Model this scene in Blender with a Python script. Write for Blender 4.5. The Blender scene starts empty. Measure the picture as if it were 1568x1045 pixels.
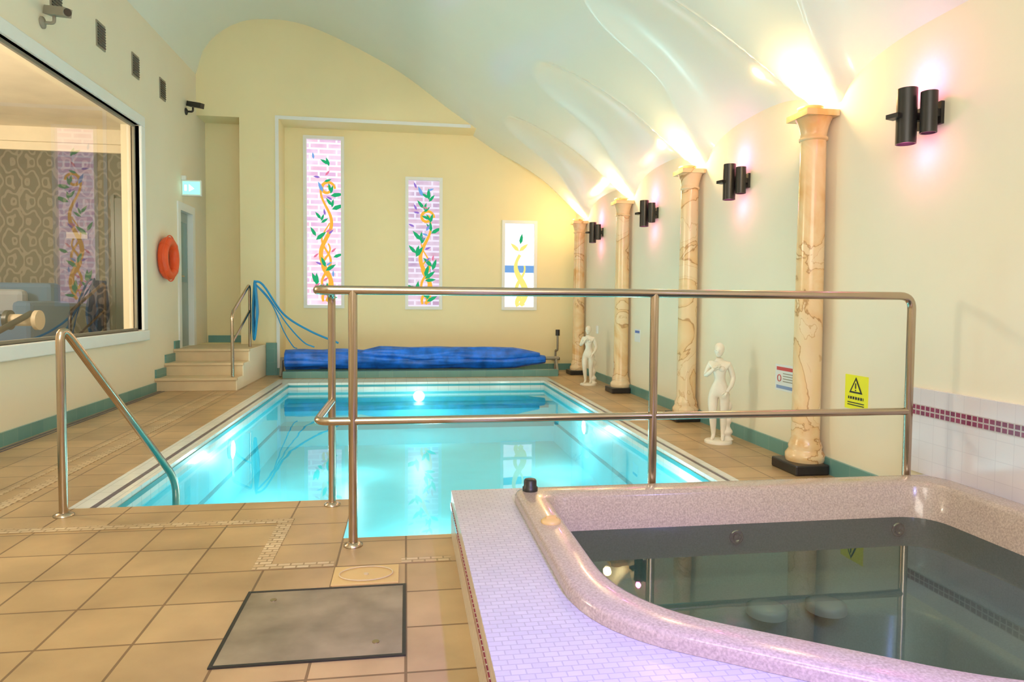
import bpy, math, random, bmesh
from mathutils import Vector, Matrix, noise
random.seed(4)
SC=bpy.context.scene
try:
    SC.view_settings.view_transform='Standard'
    SC.view_settings.look='None'
except Exception as e: print(e)

# ------------------------------------------------------------ mesh builder
class MB:
    def __init__(s): s.v=[];s.f=[];s.m=[];s.s=[]
    def add(s,vs,fs,mi=0,sm=False):
        b=len(s.v); s.v+= [tuple(v) for v in vs]
        for f in fs:
            s.f.append([b+i for i in f]); s.m.append(mi); s.s.append(sm)
    def box(s,x0,x1,y0,y1,z0,z1,mi=0):
        vs=[(x0,y0,z0),(x1,y0,z0),(x1,y1,z0),(x0,y1,z0),(x0,y0,z1),(x1,y0,z1),(x1,y1,z1),(x0,y1,z1)]
        s.add(vs,[(3,2,1,0),(4,5,6,7),(0,1,5,4),(1,2,6,5),(2,3,7,6),(3,0,4,7)],mi)
    def rect(s,x0,x1,y0,y1,z,mi=0):
        s.add([(x0,y0,z),(x1,y0,z),(x1,y1,z),(x0,y1,z)],[(0,1,2,3)],mi)
    def obox(s,c,ax,ay,az,mi=0):
        c=Vector(c);ax=Vector(ax);ay=Vector(ay);az=Vector(az)
        vs=[c+ax*i+ay*j+az*k for k in(-1,1) for (i,j) in((-1,-1),(1,-1),(1,1),(-1,1))]
        s.add(vs,[(3,2,1,0),(4,5,6,7),(0,1,5,4),(1,2,6,5),(2,3,7,6),(3,0,4,7)],mi)
    def tube(s,path,r,n=14,mi=0,caps=True,closed=False,flat=1.0):
        P=[Vector(p) for p in path]; N=len(P)
        R=r if isinstance(r,(list,tuple)) else [r]*N
        T=[]
        for i in range(N):
            if closed: t=P[(i+1)%N]-P[i-1]
            else: t=P[min(i+1,N-1)]-P[max(i-1,0)]
            T.append(t.normalized() if t.length>1e-9 else Vector((0,0,1)))
        u=T[0].cross(Vector((0,0,1)))
        if u.length<1e-3: u=T[0].cross(Vector((0,1,0)))
        u.normalize()
        vs=[]
        for i in range(N):
            u=(u-T[i]*u.dot(T[i])); u.normalize(); w=T[i].cross(u)
            for k in range(n):
                a=2*math.pi*k/n
                vs.append(P[i]+(u*math.cos(a)+w*math.sin(a)*flat)*R[i])
        fs=[]
        M=N if closed else N-1
        for i in range(M):
            j=(i+1)%N
            for k in range(n):
                fs.append((i*n+k,i*n+(k+1)%n,j*n+(k+1)%n,j*n+k))
        s.add(vs,fs,mi,True)
        if caps and not closed:
            s.add(vs[:n],[tuple(range(n-1,-1,-1))],mi); s.add(vs[-n:],[tuple(range(n))],mi)
    def cyl(s,a,b,r,r2=None,n=24,mi=0):
        s.tube([a,b],[r,r if r2 is None else r2],n,mi)
    def lathe(s,prof,c=(0,0,0),n=32,mi=0,cap=True):
        vs=[]
        for (r,z) in prof:
            for k in range(n):
                a=2*math.pi*k/n
                vs.append((c[0]+r*math.cos(a),c[1]+r*math.sin(a),c[2]+z))
        fs=[]
        for i in range(len(prof)-1):
            for k in range(n):
                fs.append((i*n+k,i*n+(k+1)%n,(i+1)*n+(k+1)%n,(i+1)*n+k))
        s.add(vs,fs,mi,True)
        if cap:
            s.add(vs[:n],[tuple(range(n-1,-1,-1))],mi); s.add(vs[-n:],[tuple(range(n))],mi)
    def ball(s,c,rx,ry,rz,mi=0,n=20,m=12):
        prof=[(math.sin(math.pi*i/m),-math.cos(math.pi*i/m)) for i in range(m+1)]
        vs=[];fs=[]
        for (r,z) in prof:
            for k in range(n):
                a=2*math.pi*k/n
                vs.append((c[0]+rx*r*math.cos(a),c[1]+ry*r*math.sin(a),c[2]+rz*z))
        for i in range(m):
            for k in range(n):
                fs.append((i*n+k,i*n+(k+1)%n,(i+1)*n+(k+1)%n,(i+1)*n+k))
        s.add(vs,fs,mi,True)
    def obj(s,name,mats,parent=None,bevel=0,loc=None,rotz=0,scale=None):
        me=bpy.data.meshes.new(name); me.from_pydata(s.v,[],s.f)
        if not isinstance(mats,(list,tuple)): mats=[mats]
        for m in mats: me.materials.append(m)
        me.polygons.foreach_set('material_index',s.m)
        me.polygons.foreach_set('use_smooth',s.s)
        me.update()
        o=bpy.data.objects.new(name,me); SC.collection.objects.link(o)
        if parent: o.parent=parent
        if loc: o.location=loc
        o.rotation_euler=(0,0,rotz)
        if scale: o.scale=(scale,)*3
        if bevel:
            b=o.modifiers.new('bevel','BEVEL'); b.width=bevel; b.segments=2; b.limit_method='ANGLE'; b.angle_limit=math.radians(50)
        return o
def empty(name,loc=(0,0,0),rotz=0):
    o=bpy.data.objects.new(name,None); o.location=loc; o.rotation_euler=(0,0,rotz); o.empty_display_size=.1
    SC.collection.objects.link(o); return o
def fillet(pts,r,n=7):
    P=[Vector(p) for p in pts]; out=[P[0]]
    for i in range(1,len(P)-1):
        a=(P[i-1]-P[i]); b=(P[i+1]-P[i]); d=min(r,a.length*.49,b.length*.49)
        A=P[i]+a.normalized()*d; B=P[i]+b.normalized()*d
        for k in range(n+1):
            t=k/n; out.append(A*(1-t)**2+P[i]*2*t*(1-t)+B*t*t)
    out.append(P[-1]); return out
def catmull(pts,n=10):
    P=[Vector(p) for p in pts]; P=[P[0]*2-P[1]]+P+[P[-1]*2-P[-2]]; out=[]
    for i in range(1,len(P)-2):
        p0,p1,p2,p3=P[i-1:i+3]
        for k in range(n):
            t=k/n
            out.append(.5*((2*p1)+(p2-p0)*t+(2*p0-5*p1+4*p2-p3)*t*t+(3*p1-p0-3*p2+p3)*t**3))
    out.append(P[-2]); return out

# ------------------------------------------------------------ materials
def nm(name):
    m=bpy.data.materials.new(name); m.use_nodes=True
    nt=m.node_tree; b=nt.nodes['Principled BSDF']; return m,nt,b
def pos(nt,axes=None,scale=1):
    g=nt.nodes.new('ShaderNodeNewGeometry'); out=g.outputs['Position']
    if axes:
        sp=nt.nodes.new('ShaderNodeSeparateXYZ'); nt.links.new(out,sp.inputs[0])
        cb=nt.nodes.new('ShaderNodeCombineXYZ')
        for i,a in enumerate(axes): nt.links.new(sp.outputs['XYZ'.index(a.upper())],cb.inputs[i])
        out=cb.outputs[0]
    return out
def c4(c): return (c[0],c[1],c[2],1)
def addbump(nt,b,h,strength=.2,dist=.01):
    bp=nt.nodes.new('ShaderNodeBump'); bp.inputs['Strength'].default_value=strength; bp.inputs['Distance'].default_value=dist
    nt.links.new(h,bp.inputs['Height']); nt.links.new(bp.outputs[0],b.inputs['Normal'])
def plain(name,col,rough=.6,metal=0,var=.06,nscale=3,bump=0,emis=None,es=0,spec=.5,coat=0):
    m,nt,b=nm(name)
    b.inputs['Roughness'].default_value=rough; b.inputs['Metallic'].default_value=metal
    b.inputs['Specular IOR Level'].default_value=spec
    if coat: b.inputs['Coat Weight'].default_value=coat
    n=nt.nodes.new('ShaderNodeTexNoise'); n.inputs['Scale'].default_value=nscale; n.inputs['Detail'].default_value=4
    nt.links.new(pos(nt),n.inputs['Vector'])
    r=nt.nodes.new('ShaderNodeValToRGB')
    r.color_ramp.elements[0].position=.3; r.color_ramp.elements[1].position=.7
    r.color_ramp.elements[0].color=c4([c*(1-var) for c in col]); r.color_ramp.elements[1].color=c4([min(1,c*(1+var)) for c in col])
    nt.links.new(n.outputs['Fac'],r.inputs[0]); nt.links.new(r.outputs[0],b.inputs['Base Color'])
    if bump: addbump(nt,b,n.outputs['Fac'],bump,.01)
    if emis:
        b.inputs['Emission Color'].default_value=c4(emis); b.inputs['Emission Strength'].default_value=es
    return m
def tile(name,c1,c2,mc,w,h,ms,axes='xy',rough=.35,off=0,var=.25,bump=.3,nscale=2.5,off2=2):
    m,nt,b=nm(name); b.inputs['Roughness'].default_value=rough
    z={'xy':'xyz','yz':'yzx','xz':'xzy'}[axes]
    p=pos(nt,z)
    t=nt.nodes.new('ShaderNodeTexBrick'); t.offset=off; t.offset_frequency=off2; t.squash=1
    t.inputs['Scale'].default_value=1; t.inputs['Brick Width'].default_value=w; t.inputs['Row Height'].default_value=h
    t.inputs['Mortar Size'].default_value=ms; t.inputs['Mortar Smooth'].default_value=.1; t.inputs['Bias'].default_value=0
    t.inputs['Color1'].default_value=c4(c1); t.inputs['Color2'].default_value=c4(c2); t.inputs['Mortar'].default_value=c4(mc)
    nt.links.new(p,t.inputs['Vector'])
    n=nt.nodes.new('ShaderNodeTexNoise'); n.inputs['Scale'].default_value=nscale; n.inputs['Detail'].default_value=6
    nt.links.new(pos(nt),n.inputs['Vector'])
    mr=nt.nodes.new('ShaderNodeMapRange'); mr.inputs[1].default_value=.3; mr.inputs[2].default_value=.7
    mr.inputs[3].default_value=1-var; mr.inputs[4].default_value=1+var*.3
    nt.links.new(n.outputs['Fac'],mr.inputs[0])
    vm=nt.nodes.new('ShaderNodeVectorMath'); vm.operation='SCALE'
    nt.links.new(t.outputs['Color'],vm.inputs[0]); nt.links.new(mr.outputs[0],vm.inputs['Scale'])
    nt.links.new(vm.outputs[0],b.inputs['Base Color'])
    iv=nt.nodes.new('ShaderNodeMath'); iv.operation='SUBTRACT'; iv.inputs[0].default_value=1; nt.links.new(t.outputs['Fac'],iv.inputs[1])
    addbump(nt,b,iv.outputs[0],bump,.004)
    return m
def water(name,tint,bscale,bstr,ior=1.33,extra=0.0):
    m=bpy.data.materials.new(name); m.use_nodes=True; nt=m.node_tree; nt.nodes.clear()
    o=nt.nodes.new('ShaderNodeOutputMaterial'); mx=nt.nodes.new('ShaderNodeMixShader')
    tr=nt.nodes.new('ShaderNodeBsdfTransparent'); tr.inputs[0].default_value=c4(tint)
    gl=nt.nodes.new('ShaderNodeBsdfGlossy'); gl.inputs['Roughness'].default_value=.015; gl.inputs[0].default_value=(1,1,1,1)
    fr=nt.nodes.new('ShaderNodeFresnel'); fr.inputs[0].default_value=ior
    if bstr:
        n=nt.nodes.new('ShaderNodeTexNoise'); n.inputs['Scale'].default_value=bscale; n.inputs['Detail'].default_value=2
        nt.links.new(pos(nt),n.inputs['Vector'])
        bp=nt.nodes.new('ShaderNodeBump'); bp.inputs['Strength'].default_value=bstr; bp.inputs['Distance'].default_value=.02
        nt.links.new(n.outputs['Fac'],bp.inputs['Height'])
        nt.links.new(bp.outputs[0],gl.inputs['Normal']); nt.links.new(bp.outputs[0],fr.inputs['Normal'])
    nt.links.new(fr.outputs[0],mx.inputs[0]); nt.links.new(tr.outputs[0],mx.inputs[1]); nt.links.new(gl.outputs[0],mx.inputs[2])
    nt.links.new(mx.outputs[0],o.inputs[0]); return m
def emit(name,col,st):
    m=bpy.data.materials.new(name); m.use_nodes=True; nt=m.node_tree; nt.nodes.clear()
    o=nt.nodes.new('ShaderNodeOutputMaterial'); e=nt.nodes.new('ShaderNodeEmission')
    e.inputs[0].default_value=c4(col); e.inputs[1].default_value=st; nt.links.new(e.outputs[0],o.inputs[0]); return m

M_wall=plain('cream_plaster',(.86,.80,.63),.75,var=.02,nscale=1.2,bump=.03)
M_wallend=plain('yellow_plaster',(.90,.80,.49),.75,var=.02,nscale=1.2,bump=.03)
M_ceil=plain('pool_tinted_plaster',(.78,.85,.79),.15,var=.02,nscale=.8,spec=.5)  # teal cast of the pool light is put into the base colour
M_floor=tile('sandstone_tile',(.59,.40,.205),(.49,.325,.16),(.24,.145,.07),.3,.3,.005,rough=.34,var=.28)
M_border=tile('mosaic_border',(.78,.61,.40),(.60,.42,.23),(.40,.27,.14),.055,.03,.004,rough=.4,off=.5)
M_white=tile('white_tile',(.80,.82,.78),(.76,.79,.76),(.6,.64,.62),.15,.15,.003,rough=.15,var=.05)
M_whitewall=tile('white_wall_tile',(.77,.72,.76),(.74,.69,.74),(.69,.64,.69),.1,.1,.002,'yz',rough=.2,var=.04,bump=.15)
M_deck=tile('violet_lit_mosaic',(.60,.57,.64),(.55,.52,.60),(.46,.43,.49),.04,.025,.002,'xy',rough=.25,var=.06,off=.5,bump=.3)  # whitish mosaic with the spa light's lilac tint put into its colours
M_deckside=tile('pale_mosaic_side',(.70,.62,.52),(.64,.56,.47),(.52,.46,.4),.05,.025,.002,'yz',rough=.3,var=.06,off=.5)
M_redside=tile('red_mosaic',(.30,.02,.08),(.20,.01,.06),(.55,.45,.45),.035,.03,.004,'yz',rough=.2,var=.1)
M_darkm=plain('dark_mosaic',(.12,.10,.13),.3,var=.3,nscale=30)
M_green=tile('green_tile',(.16,.36,.34),(.13,.32,.31),(.22,.38,.36),.2,.2,.003,'yz',rough=.3,var=.1)
M_green2=tile('green_tile_front',(.16,.36,.34),(.13,.32,.31),(.22,.38,.36),.2,.2,.003,'xz',rough=.3,var=.1)
M_poolline=plain('pool_line',(.05,.36,.42),.4)
M_poolstep=plain('pool_plaster',(.18,.76,.84),.4,var=.04)
M_water=water('pool_water',(.69,.95,.98),1.6,.06)
M_spaw=water('spa_water',(.66,.79,.77),2.5,.03)
M_glass=water('clear_glass',(.90,.93,.92),1,0,2.0)
M_tub=plain('speckled_acrylic',(.48,.38,.32),.2,var=.22,nscale=130,coat=.3)
M_tubin=plain('acrylic_inner',(.22,.29,.30),.25,var=.08,nscale=140)
M_jet=plain('jet_grey',(.42,.44,.43),.3)
M_steel=plain('brushed_steel',(.50,.41,.32),.2,metal=1,var=.05,nscale=8)
M_frame=plain('white_frame',(.84,.88,.87),.4,var=.02)
M_black=plain('black_metal',(.02,.018,.018),.35,var=.2,spec=.5)
M_blue=plain('blue_cover',(.01,.15,.74),.35,var=.4,nscale=7,bump=.6)
M_hose=plain('blue_hose',(.01,.28,.62),.35)
M_stat=plain('white_marble',(.84,.78,.65),.4,var=.05,nscale=10)
M_red=plain('lifebuoy_red',(.85,.10,.02),.4)
M_beige=plain('beige_plastic',(.70,.48,.20),.4)
M_grey=plain('grey_plastic',(.30,.28,.22),.5)
M_plate=plain('concrete_plate',(.27,.215,.14),.32,var=.28,nscale=6,bump=.12)
M_step=plain('sand_step',(.68,.54,.34),.5,var=.08)
M_yellow=plain('sign_yellow',(.88,.88,.02),.5,var=.01)
M_signw=plain('sign_white',(.80,.84,.85),.5,var=.01)
M_signr=plain('sign_red',(.65,.08,.08),.5)
M_sofa=plain('blue_fabric',(.05,.11,.22),.9)
M_carpet=plain('carpet',(.25,.21,.18),.95)

def marble():
    m,nt,b=nm('veined_marble'); b.inputs['Roughness'].default_value=.22
    p=pos(nt)
    n1=nt.nodes.new('ShaderNodeTexNoise'); n1.inputs['Scale'].default_value=1.7; n1.inputs['Detail'].default_value=5; n1.inputs['Distortion'].default_value=.9
    nt.links.new(p,n1.inputs['Vector'])
    r=nt.nodes.new('ShaderNodeValToRGB'); cr=r.color_ramp
    cr.elements[0].position=.30; cr.elements[0].color=(.72,.40,.15,1)
    cr.elements[1].position=.72; cr.elements[1].color=(.84,.68,.46,1)
    for q,c in ((.42,(.83,.62,.36,1)),(.492,(.80,.54,.28,1)),(.502,(.44,.22,.08,1)),(.511,(.83,.62,.37,1)),(.575,(.83,.64,.40,1)),(.58,(.62,.38,.18,1)),(.586,(.84,.66,.42,1))):
        e=cr.elements.new(q); e.color=c
    nt.links.new(n1.outputs['Fac'],r.inputs[0]); nt.links.new(r.outputs[0],b.inputs['Base Color']); return m
M_marble=marble()
def wallpaper():
    m,nt,b=nm('damask_wallpaper'); b.inputs['Roughness'].default_value=.6
    g=nt.nodes.new('ShaderNodeNewGeometry'); sp=nt.nodes.new('ShaderNodeSeparateXYZ'); nt.links.new(g.outputs['Position'],sp.inputs[0])
    def M(op,a,b_=None):
        n=nt.nodes.new('ShaderNodeMath'); n.operation=op
        for i,q in enumerate((a,b_)):
            if q is None: continue
            if isinstance(q,(int,float)): n.inputs[i].default_value=q
            else: nt.links.new(q,n.inputs[i])
        return n.outputs[0]
    x=M('MULTIPLY',sp.outputs[0],2*math.pi/.42); z=M('MULTIPLY',sp.outputs[2],2*math.pi/.5)
    a=M('MULTIPLY',M('SINE',x),M('SINE',z))
    c=M('MULTIPLY',M('COSINE',M('MULTIPLY',x,3)),M('COSINE',M('MULTIPLY',z,2)))
    no=nt.nodes.new('ShaderNodeTexNoise'); no.inputs['Scale'].default_value=9; nt.links.new(g.outputs['Position'],no.inputs['Vector'])
    s=M('ADD',M('MULTIPLY',a,2.2),M('ADD',M('MULTIPLY',c,.7),M('MULTIPLY',no.outputs['Fac'],1.5)))
    w=M('SINE',M('MULTIPLY',s,3.2))
    r=nt.nodes.new('ShaderNodeValToRGB'); r.color_ramp.elements[0].position=.1; r.color_ramp.elements[1].position=.5
    r.color_ramp.elements[0].color=(.055,.044,.04,1); r.color_ramp.elements[1].color=(.155,.13,.115,1)
    nt.links.new(w,r.inputs[0]); nt.links.new(r.outputs[0],b.inputs['Base Color']); return m
M_paper=wallpaper()
def stained(name,c1,c2,mc,st,mixmax=.7):
    m=bpy.data.materials.new(name); m.use_nodes=True; nt=m.node_tree; nt.nodes.clear()
    o=nt.nodes.new('ShaderNodeOutputMaterial'); e=nt.nodes.new('ShaderNodeEmission')
    t=nt.nodes.new('ShaderNodeTexBrick'); t.inputs['Scale'].default_value=1
    t.inputs['Brick Width'].default_value=.28; t.inputs['Row Height'].default_value=.09; t.inputs['Mortar Size'].default_value=.016
    t.inputs['Bias'].default_value=-.1
    t.inputs['Color1'].default_value=c4(c1); t.inputs['Color2'].default_value=c4(c2); t.inputs['Mortar'].default_value=c4(mc)
    nt.links.new(pos(nt,'xzy'),t.inputs['Vector'])
    n=nt.nodes.new('ShaderNodeTexNoise'); n.inputs['Scale'].default_value=3.5; nt.links.new(pos(nt),n.inputs['Vector'])
    mr=nt.nodes.new('ShaderNodeMapRange'); mr.inputs[1].default_value=.35; mr.inputs[2].default_value=.65; mr.inputs[3].default_value=.1; mr.inputs[4].default_value=mixmax
    nt.links.new(n.outputs['Fac'],mr.inputs[0])
    mx=nt.nodes.new('ShaderNodeMix'); mx.data_type='RGBA'; nt.links.new(mr.outputs[0],mx.inputs[0]); nt.links.new(t.outputs['Color'],mx.inputs[6]); mx.inputs[7].default_value=(1,.86,.96,1)
    nt.links.new(mx.outputs[2],e.inputs[0]); e.inputs[1].default_value=st
    nt.links.new(e.outputs[0],o.inputs[0]); return m
M_st1=stained('stained_glass_pink',(.74,.44,.70),(.92,.52,.62),(1,.90,1),1.12)
M_st2=stained('stained_glass_mauve',(.50,.32,.52),(.76,.46,.58),(.88,.84,1),1.02)
M_st3=stained('stained_glass_pale',(.85,.95,.98),(1,1,1),(1,1,1),1.5)
E_y=emit('glass_yellow',(1,.50,.06),1.0); E_yl=emit('glass_lemon',(1,.82,.22),1.1); E_g=emit('glass_green',(.03,.52,.20),.85); E_p=emit('glass_violet',(.35,.20,.70),.9); E_b=emit('glass_blue',(.20,.42,.80),1); E_r=emit('glass_rose',(.85,.22,.36),1)

# ------------------------------------------------------------ dimensions
XL,XR=-3.1,2.85; YF=11.45; YP=10.95; YB=-3.0
COLY=[4.36,6.42,8.52,10.75]; CX=2.74

# ------------------------------------------------------------ floor
b=MB()
b.rect(XL,.22,YB,3.36,0); b.rect(XL,-.3,3.36,4.03,0); b.rect(XL,-1.83,4.03,YF,0)
b.rect(-1.83,XR,10.35,YF,0); b.rect(2.15,XR,3.36,10.35,0); b.rect(.22,XR,YB,.3,0)
b.obj('floor',M_floor)
b=MB()
z0,z1=0,.003
b.box(-2.24,-2.17,3.70,9.0,z0,z1); b.box(-2.36,-2.33,3.70,9.0,z0,z1)
b.box(XL+.12,-.58,3.63,3.70,z0,z1); b.box(-.65,-.58,3.0,3.63,z0,z1); b.box(-.58,-.31,3.0,3.06,z0,z1); b.box(-.02,.2,3.0,3.06,z0,z1)
b.obj('floor_mosaic_border',M_border)
# ------------------------------------------------------------ pool
pool=empty('swimming_pool')
out=[(-1.62,4.03),(-.3,4.03),(-.3,3.36),(2.0,3.36),(2.0,9.85),(-1.62,9.85)]
b=MB()
for i in range(6):
    a=out[i]; c=out[(i+1)%6]
    b.add([(a[0],a[1],0),(c[0],c[1],0),(c[0],c[1],-.13),(a[0],a[1],-.13)],[(0,1,2,3)],1)
    b.add([(a[0],a[1],-.13),(c[0],c[1],-.13),(c[0],c[1],-.75),(a[0],a[1],-.75)],[(0,1,2,3)],0)
b.rect(-1.62,-.3,4.03,9.85,-.75,0); b.rect(-.3,2.0,3.36,9.85,-.75,0)
b.box(-1.62,2.0,9.5,9.85,-.75,-.28,0); b.box(-1.62,2.0,9.15,9.5,-.75,-.48,0)
b.box(-1.62,-1.615,4.03,9.15,-.5,-.46,2); b.box(1.995,2.0,3.36,9.15,-.5,-.46,2)
b.box(-1.62,2,9.14,9.15,-.54,-.48,2); b.box(-1.62,2,9.49,9.5,-.34,-.28,2)
b.box(-1.62,-1.612,4.03,9.85,-.06,-.03,2); b.box(1.992,2.0,3.36,9.85,-.06,-.03,2); b.box(-1.62,2,9.842,9.85,-.06,-.03,2)
b.obj('basin',[M_poolstep,M_white,M_poolline],pool)
b=MB()
b.rect(-1.83,-1.72,4.03,9.85,0,0); b.rect(-1.72,-1.685,4.03,9.85,0,1); b.rect(-1.685,-1.62,4.03,9.85,0,0)
b.rect(-1.83,2.15,9.85,10.35,0,0); b.rect(2.0,2.06,3.36,9.85,0,0); b.rect(2.06,2.09,3.36,9.85,0,1); b.rect(2.09,2.15,3.36,9.85,0,0)
b.obj('coping',[M_white,M_darkm],pool)
b=MB(); b.rect(-1.62,-.3,4.03,9.85,-.1); b.rect(-.3,2.0,3.36,9.85,-.1); b.obj('water',M_water,pool)
E_pl=emit('pool_lamp_glow',(.85,1,1),14)
b=MB()
PL=[(-1.62,6.64,1),(2.0,7.43,-1),(2.0,4.6,-1)]
for x,y,s in PL:
    b.cyl((x,y,-.24),(x+s*.03,y,-.24),.085,mi=1); b.cyl((x+s*.03,y,-.24),(x+s*.036,y,-.24),.065,mi=0)
b.cyl((.18,9.85,-.2),(.18,9.82,-.2),.085,mi=1); b.cyl((.18,9.82,-.2),(.18,9.81,-.2),.07,mi=0)
b.obj('underwater_lamps',[E_pl,M_frame],pool)

# ------------------------------------------------------------ walls
b=MB()
Y0,Y1,Z0,Z1=3.0,8.7,.78,3.19; D0,D1,DZ0,DZ1=10.07,10.72,.48,2.44
x0,x1=XL-.2,XL
b.box(x0,x1,YB,Y0,0,5.6); b.box(x0,x1,Y0,Y1,0,Z0); b.box(x0,x1,Y0,Y1,Z1,5.6); b.box(x0,x1,Y1,D0,0,5.6)
b.box(x0,x1,D0,D1,0,DZ0); b.box(x0,x1,D0,D1,DZ1,5.6); b.box(x0,x1,D1,YF+.15,0,5.6)
b.obj('wall_left',M_wall)
b=MB(); b.box(XR,XR+.2,YB,YF+.15,0,3.6); b.obj('wall_right',M_wall)
b=MB(); b.box(XL,XR,YB-.2,YB,0,5.6); b.obj('wall_near',M_wall)
WIN=[(-1.634,-.995,1.03,3.79),(-.02,.588,1.02,3.19),(1.584,2.184,1.02,2.525)]
b=MB(); xs=-1.92
for (a,c,l,h) in WIN:
    b.box(xs,a,YF,YF+.15,0,3.9); b.box(a,c,YF,YF+.15,0,l); b.box(a,c,YF,YF+.15,h,3.9); xs=c
b.box(xs,XR,YF,YF+.15,0,3.9)
ND=.45
b.box(XL,XR,YP,YF+.15,3.9,5.6)
b.box(-2.49,-1.92,YP,YF+.15,0,3.9); b.box(XL,-2.49,YP+ND,YF+.15,0,3.9); b.box(XL,-2.49,YP,YP+ND,0,.48)
b.obj('wall_far',M_wallend)
# ceiling vault
prof=catmull([(-3.1,4.5,0),(-2.98,4.88,0),(-2.67,5.2,0),(-2.19,5.37,0),(-1.42,5.3,0),(-.22,4.77,0),(.7,4.15,0),(1.5,3.64,0),(2.18,3.2,0),(2.51,2.86,0),(2.7,2.64,0),(2.85,2.50,0)],12)
def P(x):
    if x<=prof[0].x: return prof[0].y
    for i in range(len(prof)-1):
        if prof[i].x<=x<=prof[i+1].x+1e-6:
            t=(x-prof[i].x)/max(1e-6,prof[i+1].x-prof[i].x); return prof[i].y*(1-t)+prof[i+1].y*t
    return prof[-1].y
ALLC=[-4,-1.9,.2,2.28]+COLY+[12.9]
def A(y):
    for i in range(len(ALLC)-1):
        if ALLC[i]<=y<=ALLC[i+1]:
            c=(ALLC[i]+ALLC[i+1])/2; s=abs(y-c)/((ALLC[i+1]-ALLC[i])/2-.13)
            return 0 if s>=1 else (1-s**2.6)**.5
    return 0
def H(x,y):
    d=XR-x; a=A(y)
    L=2.46+a*(.26+1.12*d-.3*d*d) if d<1.87 else 0
    return max(P(x),L)
xsn=[XL+(XR-XL)*i/60 for i in range(31)]; xsn+= [xsn[-1]+(XR-xsn[-1])*i/90 for i in range(1,91)]
ny=360; ysn=[YB+(YF-YB)*j/ny for j in range(ny+1)]
vs=[(x,y,H(x,y)) for y in ysn for x in xsn]; nx=len(xsn)
b=MB(); b.add(vs,[(j*nx+i,(j+1)*nx+i,(j+1)*nx+i+1,j*nx+i+1) for j in range(ny) for i in range(nx-1)],0,True)
b.obj('ceiling',M_ceil)
# trims
b=MB(); b.box(XL,XL+.02,YB,9.1,0,.11); b.obj('baseboard_left',M_green)
b=MB(); b.box(XL+.05,XL+.075,YB,9.1,0,.004); b.box(XL+.1,XL+.115,YB,9.1,0,.004); b.obj('floor_channel_drain',M_darkm)
b=MB(); b.box(XR-.02,XR,3.5,YF,0,.11); b.obj('baseboard_right',M_green)
b=MB(); b.box(-1.92,XR-.02,YF-.02,YF,0,.11); b.box(-2.13,-1.92,YP-.02,YP,0,.11); b.box(-1.8,2.35,10.45,10.6,0,.1); b.obj('baseboard_far',M_green2)
b=MB(); b.box(-2.12,-1.96,YP-.03,YP-.02,0,.5); b.obj('trim_1',M_green2)
b=MB(); b.box(XR-.025,XR,YB,3.52,.22,.54); b.box(XR-.025,XR,YB,3.52,.60,.69); b.box(XR-.028,XR,YB,3.52,.54,.60,1)
b.obj('wall_tile_wainscot',[M_whitewall,M_redside])
b=MB(); b.box(-1.97,-1.92,YP-.015,YP,.11,3.95); b.box(-1.92,1.0,YP-.015,YP,3.9,3.95); b.obj('trim_2',M_frame)

# ------------------------------------------------------------ stairs
b=MB()
XS=XL+.001
b.box(XS,-2.14,9.1,9.46,0,.16,0); b.box(XS,-2.14,9.46,9.82,0,.32,0); b.box(XS,-2.14,9.82,YP,0,.48,0)
for i,(y,z) in enumerate(((9.1,.16),(9.46,.32),(9.82,.48))):
    b.box(XS,-2.12,y-.02,y+.03,z-.03,z+.004,0)
b.box(-2.14,-2.125,9.1,9.46,0,.155,1); b.box(-2.14,-2.125,9.46,9.82,0,.315,1); b.box(-2.14,-2.125,9.82,YP,0,.475,1)
b.obj('entrance_stairs',[M_step,M_wall],bevel=.004)
b=MB()
for y,z in((9.1,.16),(9.46,.32),(9.82,.48)):
    b.box(XL,XL+.02,y,9.46 if y<9.2 else (9.82 if y<9.6 else D0-.06),z,z+.11)
b.box(XL+.02,-2.5,YP+ND-.02,YP+ND,.48,.59)
b.obj('trim_3',M_green)

# ------------------------------------------------------------ lounge window + lounge
w=empty('window_4')
b=MB(); t=.12
b.box(XL-.1,XL+.03,Y0-t,Y1+t,Z1,Z1+t); b.box(XL-.1,XL+.05,Y0-t,Y1+t,Z0-t,Z0); b.box(XL-.1,XL+.03,Y0-t,Y0,Z0,Z1); b.box(XL-.1,XL+.03,Y1,Y1+t,Z0,Z1)
b.obj('frame',M_frame,w,bevel=.01)
b=MB(); b.box(XL-.07,XL-.04,Y0,Y1,Z1-.03,Z1); b.box(XL-.07,XL-.04,Y0,Y1,Z0,Z0+.03); b.box(XL-.07,XL-.04,Y1-.03,Y1,Z0+.03,Z1-.03); b.obj('seal',M_grey,w)
b=MB(); b.add([(XL-.055,Y0,Z0),(XL-.055,Y1,Z0),(XL-.055,Y1,Z1),(XL-.055,Y0,Z1)],[(0,1,2,3)]); b.obj('pane',M_glass,w)
LX=-8.0; LY=9.6
M_lc=plain('lounge_ceiling',(.86,.78,.64),.8)
b=MB(); b.box(LX,XL-.2,LY,LY+.1,.5,3.3); b.obj('wall_lounge_far',M_paper)
b=MB(); b.box(LX-.1,LX,2,LY,.5,3.3); b.box(LX,XL-.2,1.9,2,.5,3.3); b.obj('wall_lounge_left',M_lc)
b=MB(); b.box(LX,XL-.2,2,LY,3.3,3.4); b.obj('ceiling_lounge',M_lc)
b=MB(); b.box(LX,XL-.2,2,LY,.4,.5); b.obj('floor_lounge',M_carpet)
b=MB(); b.box(LX,XL-.2,LY-.05,LY,3.02,3.12); b.box(LX,XL-.2,LY-.10,LY,3.12,3.3); b.obj('trim_4',M_lc)
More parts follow.
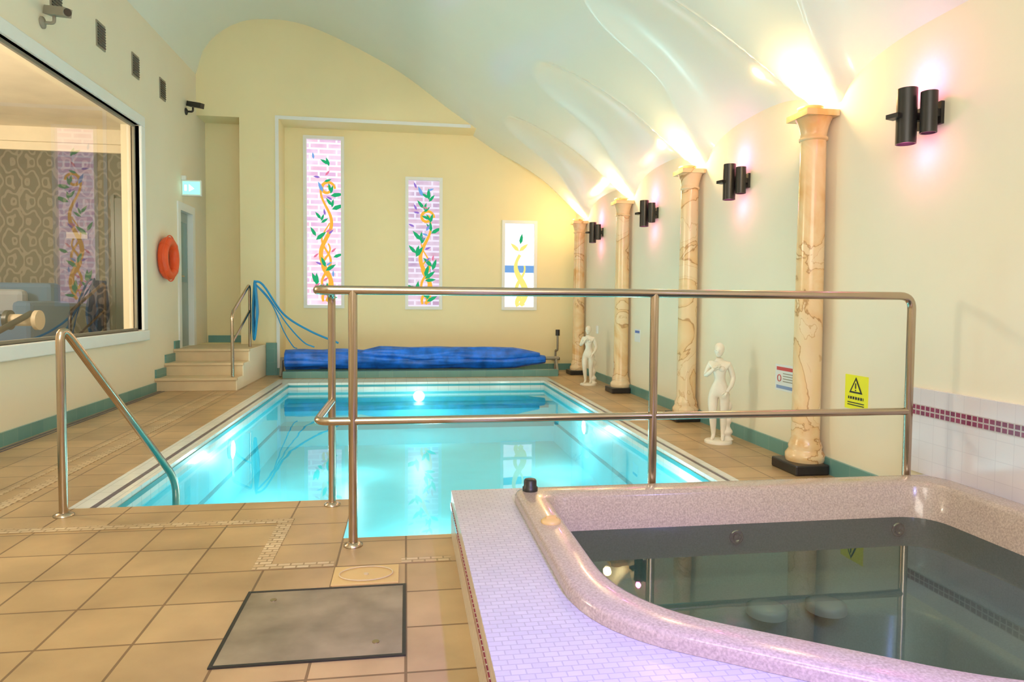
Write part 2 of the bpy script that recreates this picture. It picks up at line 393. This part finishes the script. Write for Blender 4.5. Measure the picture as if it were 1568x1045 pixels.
d=empty('door_2'); b=MB(); b.box(-3.72,-3.4,LY-.03,LY,.5,2.45); b.box(-3.76,-3.72,LY-.04,LY,.5,2.49); b.obj('panel',M_black,d)
b=MB(); b.box(-4.3,-4.05,LY-.02,LY,1.92,2.0); b.obj('wall_thermostat',M_grey)
s=empty('sofa'); b=MB()
b.box(-5.6,-4.05,8.0,8.8,.62,.95); b.box(-5.6,-4.05,8.65,8.9,.62,1.33); b.box(-4.15,-3.95,8.0,8.9,.6,1.12); b.box(-5.7,-5.5,8.0,8.9,.6,1.12)
b.obj('upholstery',M_sofa,s,bevel=.05)
b=MB(); b.box(-5.4,-4.9,8.45,8.6,.95,1.25); b.box(-4.75,-4.25,8.45,8.6,.95,1.25); b.obj('cushions',plain('cushion_grey',(.22,.25,.31),.9),s,bevel=.06)
b=MB()
for x in(-5.5,-4.1):
    for y in(8.1,8.8): b.cyl((x,y,.5),(x,y,.62),.03)
b.obj('legs',M_black,s)
e=empty('exercise_machine'); b=MB()
b.tube(fillet([(-4.0,6.2,.75),(-3.9,7.2,.8),(-3.75,7.6,1.0)],.1),.03)
b.cyl((-3.95,7.1,.5),(-3.9,7.15,.8),.03); b.cyl((-4.0,6.3,.5),(-4.0,6.3,.76),.03)
b.cyl((-3.95,7.6,.93),(-3.7,7.6,.93),.06,mi=1); b.cyl((-3.98,7.6,.93),(-3.94,7.6,.93),.10,mi=0); b.cyl((-3.71,7.6,.93),(-3.67,7.6,.93),.10,mi=1)
b.obj('frame',[M_black,plain('roller_grey',(.45,.38,.28),.5)],e)

# door in left wall
d=empty('door_1'); b=MB()
b.box(XL-.12,XL-.06,D0+.05,D1-.05,DZ0,DZ1-.05); b.obj('leaf',plain('door_grey',(.32,.40,.38),.4),d)
b=MB(); b.box(XL-.15,XL+.02,D0-.05,D0+.05,DZ0,DZ1-.05); b.box(XL-.15,XL+.02,D1-.05,D1+.05,DZ0,DZ1-.05); b.box(XL-.15,XL+.02,D0-.05,D1+.05,DZ1-.05,DZ1+.06); b.obj('frame',M_frame,d)
b=MB(); b.cyl((XL-.06,D0+.14,1.48),(XL-.01,D0+.14,1.48),.012); b.cyl((XL-.01,D0+.13,1.48),(XL-.01,D0+.25,1.48),.01); b.obj('handle',M_steel,d)
b=MB(); b.box(XL-.058,XL-.05,D0+.12,D1-.12,1.4,2.25); b.obj('glazing',plain('door_glass',(.15,.3,.32),.1),d)

# ------------------------------------------------------------ far windows
def win(name,x0,x1,z0,z1,mat,kind):
    w=empty(name); b=MB(); t=.05
    for (a,c,l,h) in((x0,x0+t,z0+t,z1-t),(x1-t,x1,z0+t,z1-t),(x0,x1,z0,z0+t),(x0,x1,z1-t,z1)): b.box(a,c,YF-.02,YF+.1,l,h)
    if kind==3: b.box(x0+t,x1-t,YF+.0,YF+.06,z0+.28,z0+.33)
    b.obj('frame',M_frame,w)
    b=MB(); y=YF+.06; b.add([(x0,y,z0),(x1,y,z0),(x1,y,z1),(x0,y,z1)],[(0,1,2,3)]); b.obj('pane',mat,w)
    b=MB(); xc=(x0+x1)/2; h=z1-z0; y=YF+.05
    vm=0 if kind!=3 else 5
    def ribbon(pts,wd,mi,yy):
        vs=[];n=len(pts)
        for i in range(n):
            a=Vector(pts[max(i-1,0)]);c=Vector(pts[min(i+1,n-1)]);t=(c-a).normalized(); nrm=Vector((-t.y,t.x)); q=Vector(pts[i]); ww=wd*(.5+.5*math.sin(math.pi*min(1,.15+i/n)))
            for sg in(-1,1): r=q+nrm*ww*sg; vs.append((r.x,yy,r.y))
        b.add(vs,[(2*i,2*i+1,2*i+3,2*i+2) for i in range(n-1)],mi)
    n=50
    lo1,hi1=(.04,.70) if kind!=3 else (.05,.62)
    for ph,amp,lo,hi,wd in((0,.085,lo1,hi1,.034),(2.2,.07,.05,.5,.02),(4,.06,.04,.38,.026)):
        pts=[(xc+.03+amp*math.sin(ph+6.5*(t_/n)*h/1.6),z0+h*(lo+(hi-lo)*t_/n)) for t_ in range(n+1)]
        ribbon(pts,wd*(1.5 if kind==3 else 1),vm,y-.002)
    cx=xc+.05; cz=z0+h*hi1
    if kind!=3: ribbon([(cx+(.12-.0025*i)*math.cos(i*.22),cz+(.12-.0025*i)*math.sin(i*.22)) for i in range(38)],.024,0,y-.001)
    def leaf(cx,cz,L,ang,mi):
        c,s=math.cos(ang),math.sin(ang)
        pr=[(0,0),(.3,.16),(.65,.13),(1,0),(.65,-.13),(.3,-.16)]
        b.add([(cx+(u*c-v*s)*L,y-.005,cz+(u*s+v*c)*L) for u,v in pr],[tuple(range(6))],mi)
    if kind!=3:
        for (fz,fx) in ((.06,.05),(.12,-.12),(.22,.02),(.30,.14),(.4,-.13),(.5,-.05),(.58,.12),(.66,.1),(.74,0),(.82,.08)):
            a0=random.uniform(0,1.2)
            for k in range(3):
                if random.random()<.85: leaf(xc+fx,z0+h*fz+.03*k,random.uniform(.12,.22),a0+k*.75+random.uniform(-.3,.3),1)
        for k in range(int(h*6)):
            leaf(xc+random.uniform(-.18,.14),z0+h*random.uniform(.08,.93),.11,random.uniform(0,3),random.choice([2,4,2,3]))
        leaf(xc-.02,z0+h*(.68 if kind==1 else .86),.18,2.0,3)
    else:
        for a_ in(.7,2.4): leaf(xc,z0+h*.66,.20,a_,5)
        leaf(xc+.02,z0+h*.74,.18,1.4,1)
        b.box(x0+t,x1-t,y-.001,y,z0+h*.42,z0+h*.50,3)
    b.obj('stained_glass_vine',[E_y,E_g,E_p,E_b,E_r,E_yl],w)
win('window_1',*WIN[0],M_st1,1); win('window_2',*WIN[1],M_st2,2); win('window_3',*WIN[2],M_st3,3)

# ------------------------------------------------------------ columns
E_up=emit('uplight_glow',(1,.78,.42),25)
def column(y):
    c=empty('marble_column',(CX,y,0))
    b=MB(); b.lathe([(.125,.07),(.13,.09),(.13,.12),(.115,.14),(.108,.155),(.112,.175),(.102,.2),(.093,.23),(.092,.9),(.088,1.6),(.082,2.26)],n=36)
    b.v=[(min(v[0],.105),v[1],v[2]) for v in b.v]
    b.obj('shaft',M_marble,c)
    b=MB(); b.lathe([(.082,2.26),(.092,2.265),(.094,2.28),(.084,2.29),(.086,2.31),(.094,2.35),(.105,2.385),(.118,2.41)],n=36)
    b.v=[(min(v[0],.105),v[1],v[2]) for v in b.v]
    b.box(-.128,.105,-.128,.128,2.41,2.45)
    b.obj('capital',M_marble,c)
    b=MB(); b.box(-.16,.085,-.16,.16,0,.07); b.obj('plinth',M_black,c,bevel=.01)
    b=MB(); b.lathe([(.04,2.45),(.075,2.465),(.085,2.485),(.08,2.485),(.06,2.47)],c=(-.03,0,0),mi=0); b.obj('uplight_bowl',M_marble,c)
    b=MB(); b.lathe([(.07,2.484),(.001,2.486)],c=(-.03,0,0),mi=0,cap=False); b.obj('uplight_glow',E_up,c)
for y in COLY: column(y)

# ------------------------------------------------------------ wall lamps
E_pk=emit('pink_led',(1,.25,.55),6)
LY4=[3.42,5.52,7.64,9.86]
for y in LY4:
    c=empty('wall_lamp',(XR,y,2.19)); b=MB()
    b.box(-.02,0,-.09,.09,-.06,.06)
    for cx,dy,r,h in((-.13,.03,.052,.15),(-.075,-.068,.042,.11)):
        b.tube([(cx,dy,-h),(cx,dy,h)],r,28,0,caps=False); b.tube([(cx,dy,-h),(cx,dy,h)],r-.006,28,0,caps=False)
        b.tube([(cx,dy,-h+.03),(cx,dy,h-.03)],r-.008,20,1)
        b.lathe([(r,h),(r-.006,h)],c=(cx,dy,0),cap=False); b.lathe([(r,-h),(r-.006,-h)],c=(cx,dy,0),cap=False)
        b.box(cx,0,dy-.015,dy+.015,-.02,.02)
    b.obox((-.19,.04,0),(.03,.01,0),(-.01,.035,.0),(0,.0,.012))
    b.obj('housing',[M_black,E_pk],c)

# ------------------------------------------------------------ railings
b=MB(); R=.021; YR=3.25
top=1.2; low=.59
b.tube(fillet([(-.41,3.92,0),(-.41,3.92,top),(-.41,YR,top),(2.63,YR,top),(2.63,YR,.22)],.07),R,18)
b.tube(fillet([(-.41,3.92,low),(-.41,YR,low),(2.63,YR,low)],.07),R*.9,18)
b.cyl((-.245,YR,0),(-.245,YR,top),R,n=18); b.cyl((1.215,YR,.22),(1.215,YR,top),R,n=18)
for x,y,z in((-.41,3.92,0),(-.245,YR,0),(1.215,YR,.22),(2.63,YR,.22)): b.lathe([(.045,0),(.045,.008),(.026,.02)],c=(x,y,z))
b.obj('safety_railing',M_steel)
b=MB()
b.tube(fillet([(-1.79,3.9,0),(-1.79,3.9,1.02),(-1.45,4.6,.0),(-1.45,4.6,-.5)],.10),.022,18)
b.lathe([(.05,0),(.05,.008),(.028,.02)],c=(-1.79,3.9,0))
b.obj('pool_handrail',M_steel)
b=MB()
b.tube(fillet([(-2.2,9.2,.165),(-2.2,9.2,.98),(-2.2,10.2,1.38),(-2.2,10.2,.485)],.1),.02,16)
b.tube(fillet([(-2.2,9.2,.6),(-2.2,10.2,1.0)],.1),.016,12)
b.obj('stair_handrail',M_steel)

# ------------------------------------------------------------ hoses
b=MB()
for k in range(6):
    x=-2.11-.008*k; dy=.05*k
    b.tube(catmull([(x,10.1+dy,1.40),(x+.05,10.0+dy,.98),(x,10.05+dy,.60+.04*k),(x-.03,10.12+dy,.95),(x,10.1+dy,1.40)],10),.018,8)
b.tube(catmull([(-2.12,10.1,1.42),(-2.0,10.15,1.36),(-1.75,10.3,.95),(-1.4,10.45,.70),(-1.0,10.5,.52)],12),.015,8)
b.tube(catmull([(-2.12,10.1,1.40),(-1.95,10.2,1.2),(-1.7,10.3,.8),(-1.5,10.45,.54),(-1.35,10.5,.46)],12),.010,8)
b.tube(catmull([(-2.12,10.1,1.40),(-1.9,10.2,1.1),(-1.75,10.3,.7),(-1.65,10.45,.48),(-1.6,10.5,.44)],12),.008,8)
b.obj('garden_hose',M_hose)

# ------------------------------------------------------------ pool cover
cov=empty('pool_cover_roll')
def roll(x0,x1,rf,yc,zc,seed):
    b=MB(); N=160; n=48; vs=[];fs=[]
    for i in range(N+1):
        x=x0+(x1-x0)*i/N; t=i/N
        for k in range(n):
            a=2*math.pi*k/n
            wr=noise.noise(Vector((x*1.8+seed,math.cos(a)*1.8,math.sin(a)*1.8)))*.09+noise.noise(Vector((x*2.5+seed,math.cos(a)*6,math.sin(a)*6)))*.05+.014*math.sin(a*7+x*2.5+seed)+.008*math.sin(a*13-x*4)
            r=rf(t)*(1+wr*2)
            vs.append((x,yc+r*math.cos(a),max(zc-.02*t+r*math.sin(a)*.95,.105)))
    for i in range(N):
        for k in range(n): fs.append((i*n+k,(i+1)*n+k,(i+1)*n+(k+1)%n,i*n+(k+1)%n))
    fs.append(tuple(range(n))); fs.append(tuple(range(N*n+n-1,N*n-1,-1)))
    b.add(vs,fs,0,True); return b
roll(-1.8,2.2,lambda t:.165*(1-.12*t)*(1 if t<.88 else max(.25,1-(t-.88)*5)),10.75,.26,0).obj('sheet',M_blue,cov)
roll(-.75,2.1,lambda t:.12*(min(1,.3+t*6))*(1 if t<.85 else max(.15,1-(t-.85)*5)),10.70,.34,5).obj('folded_sheet',M_blue,cov)
b=MB()
b.cyl((-1.88,10.75,.26),(2.42,10.75,.26),.03)
for x in(-1.86,2.38):
    b.cyl((x,10.75,.26),(x-.0,10.62,0.01),.02); b.cyl((x,10.75,.26),(x,10.88,0.01),.02)
b.obj('roller_stand',M_grey,cov)

b=MB(); b.tube(fillet([(2.5,11.35,.0),(2.5,11.35,.35),(2.5,11.2,.35),(2.5,11.2,.62)],.05),.018,12); b.cyl((2.5,11.2,.6),(2.5,11.2,.7),.035,mi=1); b.cyl((2.43,11.35,.2),(2.57,11.35,.2),.025,mi=1)
b.obj('water_valve_pipe',[M_grey,M_black])

# ------------------------------------------------------------ hot tub
TO=[(.5,3.2),(.5,1.85),(1.45,1.2),(2.74,1.2),(2.74,3.2)]
TR=[.10,.28,.25,.2,.16]
def inset(poly,d):
    n=len(poly); res=[]
    for i in range(n):
        p0=Vector(poly[i-1]);p1=Vector(poly[i]);p2=Vector(poly[(i+1)%n])
        e1=(p1-p0).normalized(); e2=(p2-p1).normalized()
        n1=Vector((-e1.y,e1.x)); n2=Vector((-e2.y,e2.x))
        k=d/(1+n1.dot(n2)); res.append(p1+(n1+n2)*k)
    return res
def loop(d,z,rs=1,seg=10):
    q=inset(TO,d); n=len(q); out=[]
    for i in range(n):
        a=(q[i-1]-q[i]); c=(q[(i+1)%n]-q[i]); r=max(.07,TR[i]*rs)*1.0
        A_=q[i]+a.normalized()*r; B_=q[i]+c.normalized()*r
        for k in range(seg+1):
            t=k/seg; pt=A_*(1-t)**2+q[i]*2*t*(1-t)+B_*t*t
            out.append((pt.x,pt.y,z))
    return out
tub=empty('hot_tub')
lv=[(.0,.221),(0,.25),(.008,.264),(.020,.268),(.118,.268),(.132,.262),(.142,.245),(.17,.1),(.20,-.12),(.24,-.17),(.45,-.2),(.49,-.23),(.54,-.48),(.6,-.52)]
loops=[loop(d,z,1+d*.6) for d,z in lv]; nn=len(loops[0])
b=MB()
for i in range(len(loops)-1):
    b.add(loops[i]+loops[i+1],[(k,(k+1)%nn,nn+(k+1)%nn,nn+k) for k in range(nn)],0 if i<7 else 1,True)
b.add(loops[-1],[tuple(range(nn))],1)
o=b.obj('shell',[M_tub,M_tubin],tub)
bm=bmesh.new(); bm.from_mesh(o.data); bmesh.ops.remove_doubles(bm,verts=bm.verts,dist=1e-5); bmesh.ops.recalc_face_normals(bm,faces=bm.faces); bm.to_mesh(o.data); bm.free()
b=MB(); L=loop(.17,.10,1.1); b.add(L,[tuple(range(nn))]); b.obj('water',M_spaw,tub)
b=MB()
for x in(1.55,2.4): b.lathe([(.034,0),(.034,.006),(.022,.010),(.020,.002),(.001,.002)],c=(x,0,0),n=24)
b.v=[(x,3.2-.19-z,.045+y) for (x,y,z) in b.v]
b.obj('wall_jets',M_steel,tub)
b=MB()
for x in(1.55,1.83): b.lathe([(.085,-.195),(.085,-.165),(.06,-.155),(.001,-.15)],c=(x,2.72,0),n=28)
b.obj('seat_jets',M_jet,tub)
b=MB(); b.lathe([(.036,.268),(.036,.285),(.03,.29),(.03,.315),(.026,.322),(.001,.322)],c=(.575,3.13,0),n=24); b.obj('air_control_knob',M_black,tub)
b=MB(); b.lathe([(.04,.268),(.04,.276),(.03,.284),(.001,.286)],c=(.575,2.66,0),n=24); b.box(.555,.595,2.655,2.665,.284,.295); b.obj('cap',M_beige,tub)
pl=empty('hot_tub_platform')
X0,X1,PY0,PY1,PZ=.22,XR-.002,.3,3.35,.22
bm=bmesh.new()
o1=[bm.verts.new(v) for v in((X0,PY0,PZ),(X1,PY0,PZ),(X1,PY1,PZ),(X0,PY1,PZ))]
L=loop(.01,PZ,1); o2=[bm.verts.new(v) for v in L]
es=[bm.edges.new((o1[i],o1[(i+1)%4])) for i in range(4)]+[bm.edges.new((o2[i],o2[(i+1)%nn])) for i in range(nn)]
bmesh.ops.triangle_fill(bm,use_beauty=True,use_dissolve=False,edges=es)
bmesh.ops.recalc_face_normals(bm,faces=bm.faces)
me=bpy.data.meshes.new('deck'); bm.to_mesh(me); bm.free(); me.materials.append(M_deck)
o=bpy.data.objects.new('deck',me); SC.collection.objects.link(o); o.parent=pl
b=MB()
b.add([(X0,PY0,0),(X0,PY1,-.0),(X0,PY1,PZ),(X0,PY0,PZ)],[(0,1,2,3)],0)
b.add([(X0,PY0,0),(X1,PY0,0),(X1,PY0,PZ),(X0,PY0,PZ)],[(0,1,2,3)],0)
b.add([(X0,PY1,-.1),(X1,PY1,-.1),(X1,PY1,PZ),(X0,PY1,PZ)],[(0,1,2,3)],0)
b.box(X0-.004,X0,PY0,PY1,.13,.16,1)
b.obj('sides',[M_deckside,M_redside],pl)

# ------------------------------------------------------------ hatch and plate
h=empty('floor_access_hatch'); b=MB()
x0,x1,y0,y1=-.61,.0,2.20,2.77; t=.012
for q in((x0,x1,y0,y0+t),(x0,x1,y1-t,y1),(x0,x0+t,y0+t,y1-t),(x1-t,x1,y0+t,y1-t)): b.box(*q,0,.006)
b.obj('frame',M_black,h)
b=MB(); b.box(x0+t,x1-t,y0+t,y1-t,0,.004); b.obj('plate',M_plate,h)
b=MB(); b.cyl((-.5,2.68,.004),(-.5,2.68,.007),.012); b.cyl((-.1,2.3,.004),(-.1,2.3,.007),.012); b.obj('lifting_points',M_steel,h)
h=empty('drain_cover'); b=MB(); b.box(-.3,-.03,2.79,2.98,0,.006,0)
vs=[(-.165+.11*math.cos(a*math.pi/16),2.885+.075*math.sin(a*math.pi/16),.0062+.004) for a in range(32)]
b.tube(vs,.003,6,1,closed=True); b.cyl((-.165,2.885,.006),(-.165,2.885,.01),.01,mi=1)
b.obj('lid',[M_beige,M_step],h,bevel=.002)

# ------------------------------------------------------------ wall items left
for y in(6.79,7.7,8.61,9.5):
    b=MB(); b.box(0,.012,-.1,.1,-.13,.13,0)
    for k in range(8): b.obox((.016,0,-.1+k*.028),(.006,0,-.006),(0,.085,0),(.002,0,.004),1)
    b.obj('air_vent',[M_grey,M_black],loc=(XL,y,3.84))
def cctv(loc,rot):
    c=empty('security_camera',loc,rot); b=MB()
    b.lathe([(.05,0),(.05,.015),(.02,.03)],n=20); b.v=[(z,x,y) for x,y,z in b.v]
    b.tube(fillet([(.02,0,0),(.1,0,0),(.1,0,.06)],.03),.014,10)
    b.obox((.14,-.03,.09),(.11,-.07,-.03),(.02,.032,0),(.006,-.003,.035),0)
    b.cyl((.24,-.095,.065),(.255,-.105,.06),.032,mi=1)
    b.v=[(max(x,.002),y,z) for x,y,z in b.v]
    b.obj('body',[M_black if rot else M_grey,M_black],c)
cctv((XL,6.55,3.52),0); cctv((XL,10.45,3.82),-.001)
c=empty('exit_sign',(XL,10.25,2.72)); b=MB(); b.box(0,.06,-.03,.03,.10,.16,0); b.box(0,.26,-.025,.025,-.12,.1,0); b.obj('case',M_frame,c,bevel=.005)
b=MB(); b.box(.015,.245,-.028,-.026,-.1,.08,0)
b.box(.04,.07,-.031,-.029,-.05,.03,1); b.add([(.1,-.031,-.06),(.17,-.031,-.02),(.1,-.031,.04)],[(0,1,2)],1); b.obj('face',[emit('exit_green',(.35,1,.7),1.4),emit('exit_white',(1,1,1),2)],c)
c=empty('life_ring',(XL+.07,9.45,1.68)); b=MB()
Rr=.215
b.tube([(0,Rr*math.cos(a),Rr*math.sin(a)) for a in [i*2*math.pi/48 for i in range(48)]],.062,16,0,closed=True)
for q in range(4):
    a0=math.pi/4+q*math.pi/2
    b.tube([(0,Rr*math.cos(a0+d),Rr*math.sin(a0+d)) for d in(-.09,0,.09)],.065,16,1)
b.obj('ring',[M_red,M_red],c)
b=MB(); b.tube([(.02,.285*math.cos(a)*(1+.03*math.cos(4*a)),.285*math.sin(a)*(1+.03*math.cos(4*a))) for a in [i*2*math.pi/60 for i in range(60)]],.008,8,0,closed=True); b.box(-.07,0,-.02,.02,.14,.2,0)
b.obj('grab_rope',M_red,c)

# ------------------------------------------------------------ signs on right wall
c=empty('caution_sign',(XR,3.98,.59)); b=MB(); b.box(-.006,0,-.11,.11,-.11,.11,0)
b.add([(-.008,.0,.1),(-.008,.065,-.005),(-.008,-.065,-.005)],[(0,1,2)],1); b.add([(-.009,.0,.08),(-.009,.045,.006),(-.009,-.045,.006)],[(0,1,2)],0)
b.box(-.0105,-.009,-.005,.005,.025,.06,1); b.box(-.0105,-.009,-.005,.005,.01,.018,1)
b.box(-.008,-.006,-.075,.075,-.045,-.028,1)
for i in range(6): b.box(-.0085,-.0075,-.07+i*.025,-.065+i*.025,-.05,-.02,0)
b.box(-.008,-.006,-.08,.08,-.07,-.064,1); b.box(-.008,-.006,-.08,.08,-.085,-.079,1)
b.obj('plate',[M_yellow,M_black],c)
c=empty('warning_sign',(XR,4.82,.59)); b=MB(); b.box(-.006,0,-.13,.13,-.1,.1,0); b.box(-.008,-.006,-.11,.11,.055,.082,1)
b.tube([(-.009,.07+.025*math.cos(a),-.005+.025*math.sin(a)) for a in [i*math.pi/12 for i in range(24)]],.003,6,1,closed=True)
for k in range(4): b.box(-.008,-.006,-.11,.02,.03-.02*k,.036-.02*k,2)
b.box(-.008,-.006,-.11,.11,-.085,-.06,3)
b.obj('plate',[M_signw,M_signr,M_grey,plain('sign_blue',(.25,.35,.6),.5)],c)
b=MB(); b.box(-.005,0,-.1,.1,-.08,.08,0); b.box(-.007,-.005,-.08,.08,.03,.06,1); b.obj('safety_notice',[M_signw,plain('sign_blue2',(.1,.2,.6),.5)],loc=(XR,8.2,.75))
b=MB(); b.box(-.02,0,-.04,.04,-.06,.06); b.obj('light_switch',M_frame,loc=(XR,10.0,.75),bevel=.004)

# ------------------------------------------------------------ statues
def statue(loc,rot,ht):
    root=empty('marble_statue',loc,rot)
    J={}; E=[]; vs=[]; rr=[]
    def add(k,p,r,par=None):
        J[k]=len(vs); vs.append(p); rr.append(r if isinstance(r,tuple) else (r,r))
        if par is not None: E.append((J[par],J[k]))
    add('pel',(0,0,.545),(.084,.066)); add('waist',(.008,0,.62),(.062,.052),'pel'); add('rib',(.0,0,.69),(.074,.06),'waist'); add('chest',(-.004,-.006,.755),(.08,.06),'rib')
    add('nb',(-.004,.0,.815),(.034,.034),'chest'); add('nk',(-.004,-.004,.855),(.028,.028),'nb')
    for s,k in((-1,'l'),(1,'r')):
        add('hip'+k,(s*.048,0,.5),.064,'pel')
    add('thl',(-.058,-.02,.40),.056,'hipl'); add('knl',(-.052,-.045,.285),.039,'thl'); add('cfl',(-.05,-.02,.2),.036,'knl'); add('anl',(-.05,.01,.07),.021,'cfl'); add('htl',(-.052,-.03,.045),.019,'anl'); add('tol',(-.056,-.065,.038),.013,'htl')
    add('thr',(.052,.0,.40),.056,'hipr'); add('knr',(.045,-.005,.28),.039,'thr'); add('cfr',(.045,.008,.2),.036,'knr'); add('anr',(.042,.01,.07),.021,'cfr'); add('htr',(.045,-.03,.045),.019,'anr'); add('tor',(.052,-.065,.038),.013,'htr')
    add('shl',(-.092,.0,.79),.036,'chest'); add('ell',(-.135,-.01,.665),.027,'shl'); add('fal',(-.09,-.075,.70),.024,'ell'); add('wrl',(-.035,-.095,.755),.016,'fal')
    add('shr',(.090,.0,.785),.036,'chest'); add('elr',(.130,.02,.655),.027,'shr'); add('far',(.118,-.02,.58),.024,'elr'); add('wrr',(.08,-.06,.515),.016,'far')
    me=bpy.data.meshes.new('body'); me.from_pydata(vs,E,[]); o=bpy.data.objects.new('body',me); SC.collection.objects.link(o); o.parent=root; o.scale=(ht,)*3
    me.materials.append(M_stat)
    sk=o.modifiers.new('skin','SKIN'); sk.use_smooth_shade=True
    for i,v in enumerate(me.skin_vertices[0].data): v.radius=rr[i]; v.use_root=(i==0)
    su=o.modifiers.new('sub','SUBSURF'); su.levels=2; su.render_levels=2
    b=MB()
    hx,hy,hz=-.006,-.012,.925
    b.ball((hx,hy,hz),.043,.052,.064,n=28,m=18)
    b.ball((hx,hy-.028,hz-.045),.024,.022,.02)
    b.tube([(hx,hy-.047,hz+.012),(hx,hy-.058,hz-.012),(hx,hy-.05,hz-.018)],[.005,.009,.006],8)
    b.ball((hx,hy-.049,hz-.034),.014,.006,.005)
    for s in(-1,1): b.ball((hx+s*.018,hy-.046,hz+.006),.009,.005,.005); b.ball((hx+s*.043,hy+.002,hz-.004),.006,.012,.015)
    b.ball((hx,hy+.012,hz+.018),.05,.052,.058); b.ball((hx,hy+.065,hz+.01),.028,.028,.026)
    for s in(-1,1): b.ball((s*.036-.004,-.052,.745),.031,.025,.029); b.ball((s*.038,.042,.52),.046,.038,.046)
    for (wx,wy,wz),d in(((-.035,-.095,.755),Vector((.7,-.1,.5))),((.08,-.06,.515),Vector((-.4,-.4,-.8)))):
        d.normalize(); w=Vector((wx,wy,wz)); sd=d.cross(Vector((0,1,0))).normalized()
        b.tube([w,w+d*.02,w+d*.04],[.014,.019,.017],10,flat=.6)
        for k,l in enumerate((.03,.036,.034,.026)):
            q=w+d*.036+sd*(-.013+.0087*k); b.tube([q,q+d*l*.5+Vector((0,.003,0)),q+d*l+Vector((0,.01,0))],[.0052,.005,.0035],8)
        q=w+d*.012-sd*.014; b.tube([q,q+d*.015-sd*.01,q+d*.032-sd*.012],[.006,.006,.004],8)
    pts=[(.05,.05,.50),(.075,.055,.4),(.07,.05,.25),(.075,.045,.12),(.08,.045,.03)]
    b.tube(catmull(pts,6),[.03+.012*math.sin(i*1.1)+i*.0008 for i in range(25)],14)
    b.lathe([(.135,0),(.135,.02),(.125,.03),(.001,.031)],n=32)
    o=b.obj('head_hands_base',M_stat,root); o.scale=(ht,)*3
statue((2.56,5.32,0),math.radians(-35),.83)
statue((2.52,9.30,0),math.radians(-30),.83)

# ------------------------------------------------------------ lights
def point(name,loc,col,pw,r=.05):
    l=bpy.data.lights.new(name,'POINT'); l.color=col; l.energy=pw; l.shadow_soft_size=r
    o=bpy.data.objects.new(name,l); o.location=loc; SC.collection.objects.link(o); return o
def area(name,loc,tgt,col,pw,sx,sy):
    l=bpy.data.lights.new(name,'AREA'); l.shape='RECTANGLE'; l.size=sx; l.size_y=sy; l.color=col; l.energy=pw
    o=bpy.data.objects.new(name,l); o.location=loc; o.rotation_euler=(Vector(tgt)-Vector(loc)).to_track_quat('-Z','Y').to_euler(); SC.collection.objects.link(o); return o
def spot(name,loc,tgt,col,pw,ang,r=.04):
    l=bpy.data.lights.new(name,'SPOT'); l.color=col; l.energy=pw; l.spot_size=math.radians(ang); l.spot_blend=.9; l.shadow_soft_size=r
    o=bpy.data.objects.new(name,l); o.location=loc; o.rotation_euler=(Vector(tgt)-Vector(loc)).to_track_quat('-Z','Y').to_euler(); SC.collection.objects.link(o); return o
for y in COLY: point('column_light',(CX-.14,y,2.56),(1,.60,.25),18,.05)
area('fill_light_near',(-.3,-2.2,2.6),(-.3,6,2.9),(1,.92,.81),158,3.5,1.8)  # added fill from behind the camera, no fixture there
area('fill_light_over',(-1.2,-.6,4.9),(-.6,5.5,0),(1,.93,.84),70,2,1.5)  # second added fill, aimed down the room from above, not a ceiling lamp
for x,y,s in PL: point('pool_light',(x+s*.3,y,-.3),(.85,1,1),13,.05)
point('pool_light',(.18,9.1,-.25),(.85,1,1),11,.05)
point('pool_light',(.2,5.5,-.45),(.85,1,1),15,.1)
point('pool_light',(-.6,7.6,-.45),(.85,1,1),11,.1)
for y in LY4:
    point('lamp_up',(XR-.13,y+.03,2.39),(1,.12,.42),3.0,.03); point('lamp_down',(XR-.13,y+.03,1.99),(1,.18,.48),1.4,.03)
spot('spa_led_light',(.85,.35,1.7),(.75,1.35,.2),(.20,.12,1),260,75)
spot('spa_led_light',(2.3,.6,1.9),(2.3,2.6,.25),(.35,.35,1),60,70)
point('lounge_light',(-5.5,5.6,2.3),(1,.82,.60),330,.2)
W=bpy.data.worlds.new('world'); SC.world=W; W.use_nodes=True; W.node_tree.nodes['Background'].inputs[0].default_value=(.8,.9,1,1); W.node_tree.nodes['Background'].inputs[1].default_value=.6

# ------------------------------------------------------------ camera
cam=bpy.data.cameras.new('camera'); co=bpy.data.objects.new('camera',cam); SC.collection.objects.link(co)
f=1050.; cam.sensor_width=36; cam.lens=36*f/1568; cam.clip_start=.05
yaw=math.atan(162/f); pitch=math.atan(46/f)
co.matrix_world=Matrix.Translation((0,0,1.15))@Matrix.Rotation(-yaw,4,'Z')@Matrix.Rotation(math.pi/2-pitch,4,'X')@Matrix.Rotation(.0083,4,'Z')
cam.shift_y=-13.3/1568
SC.camera=co
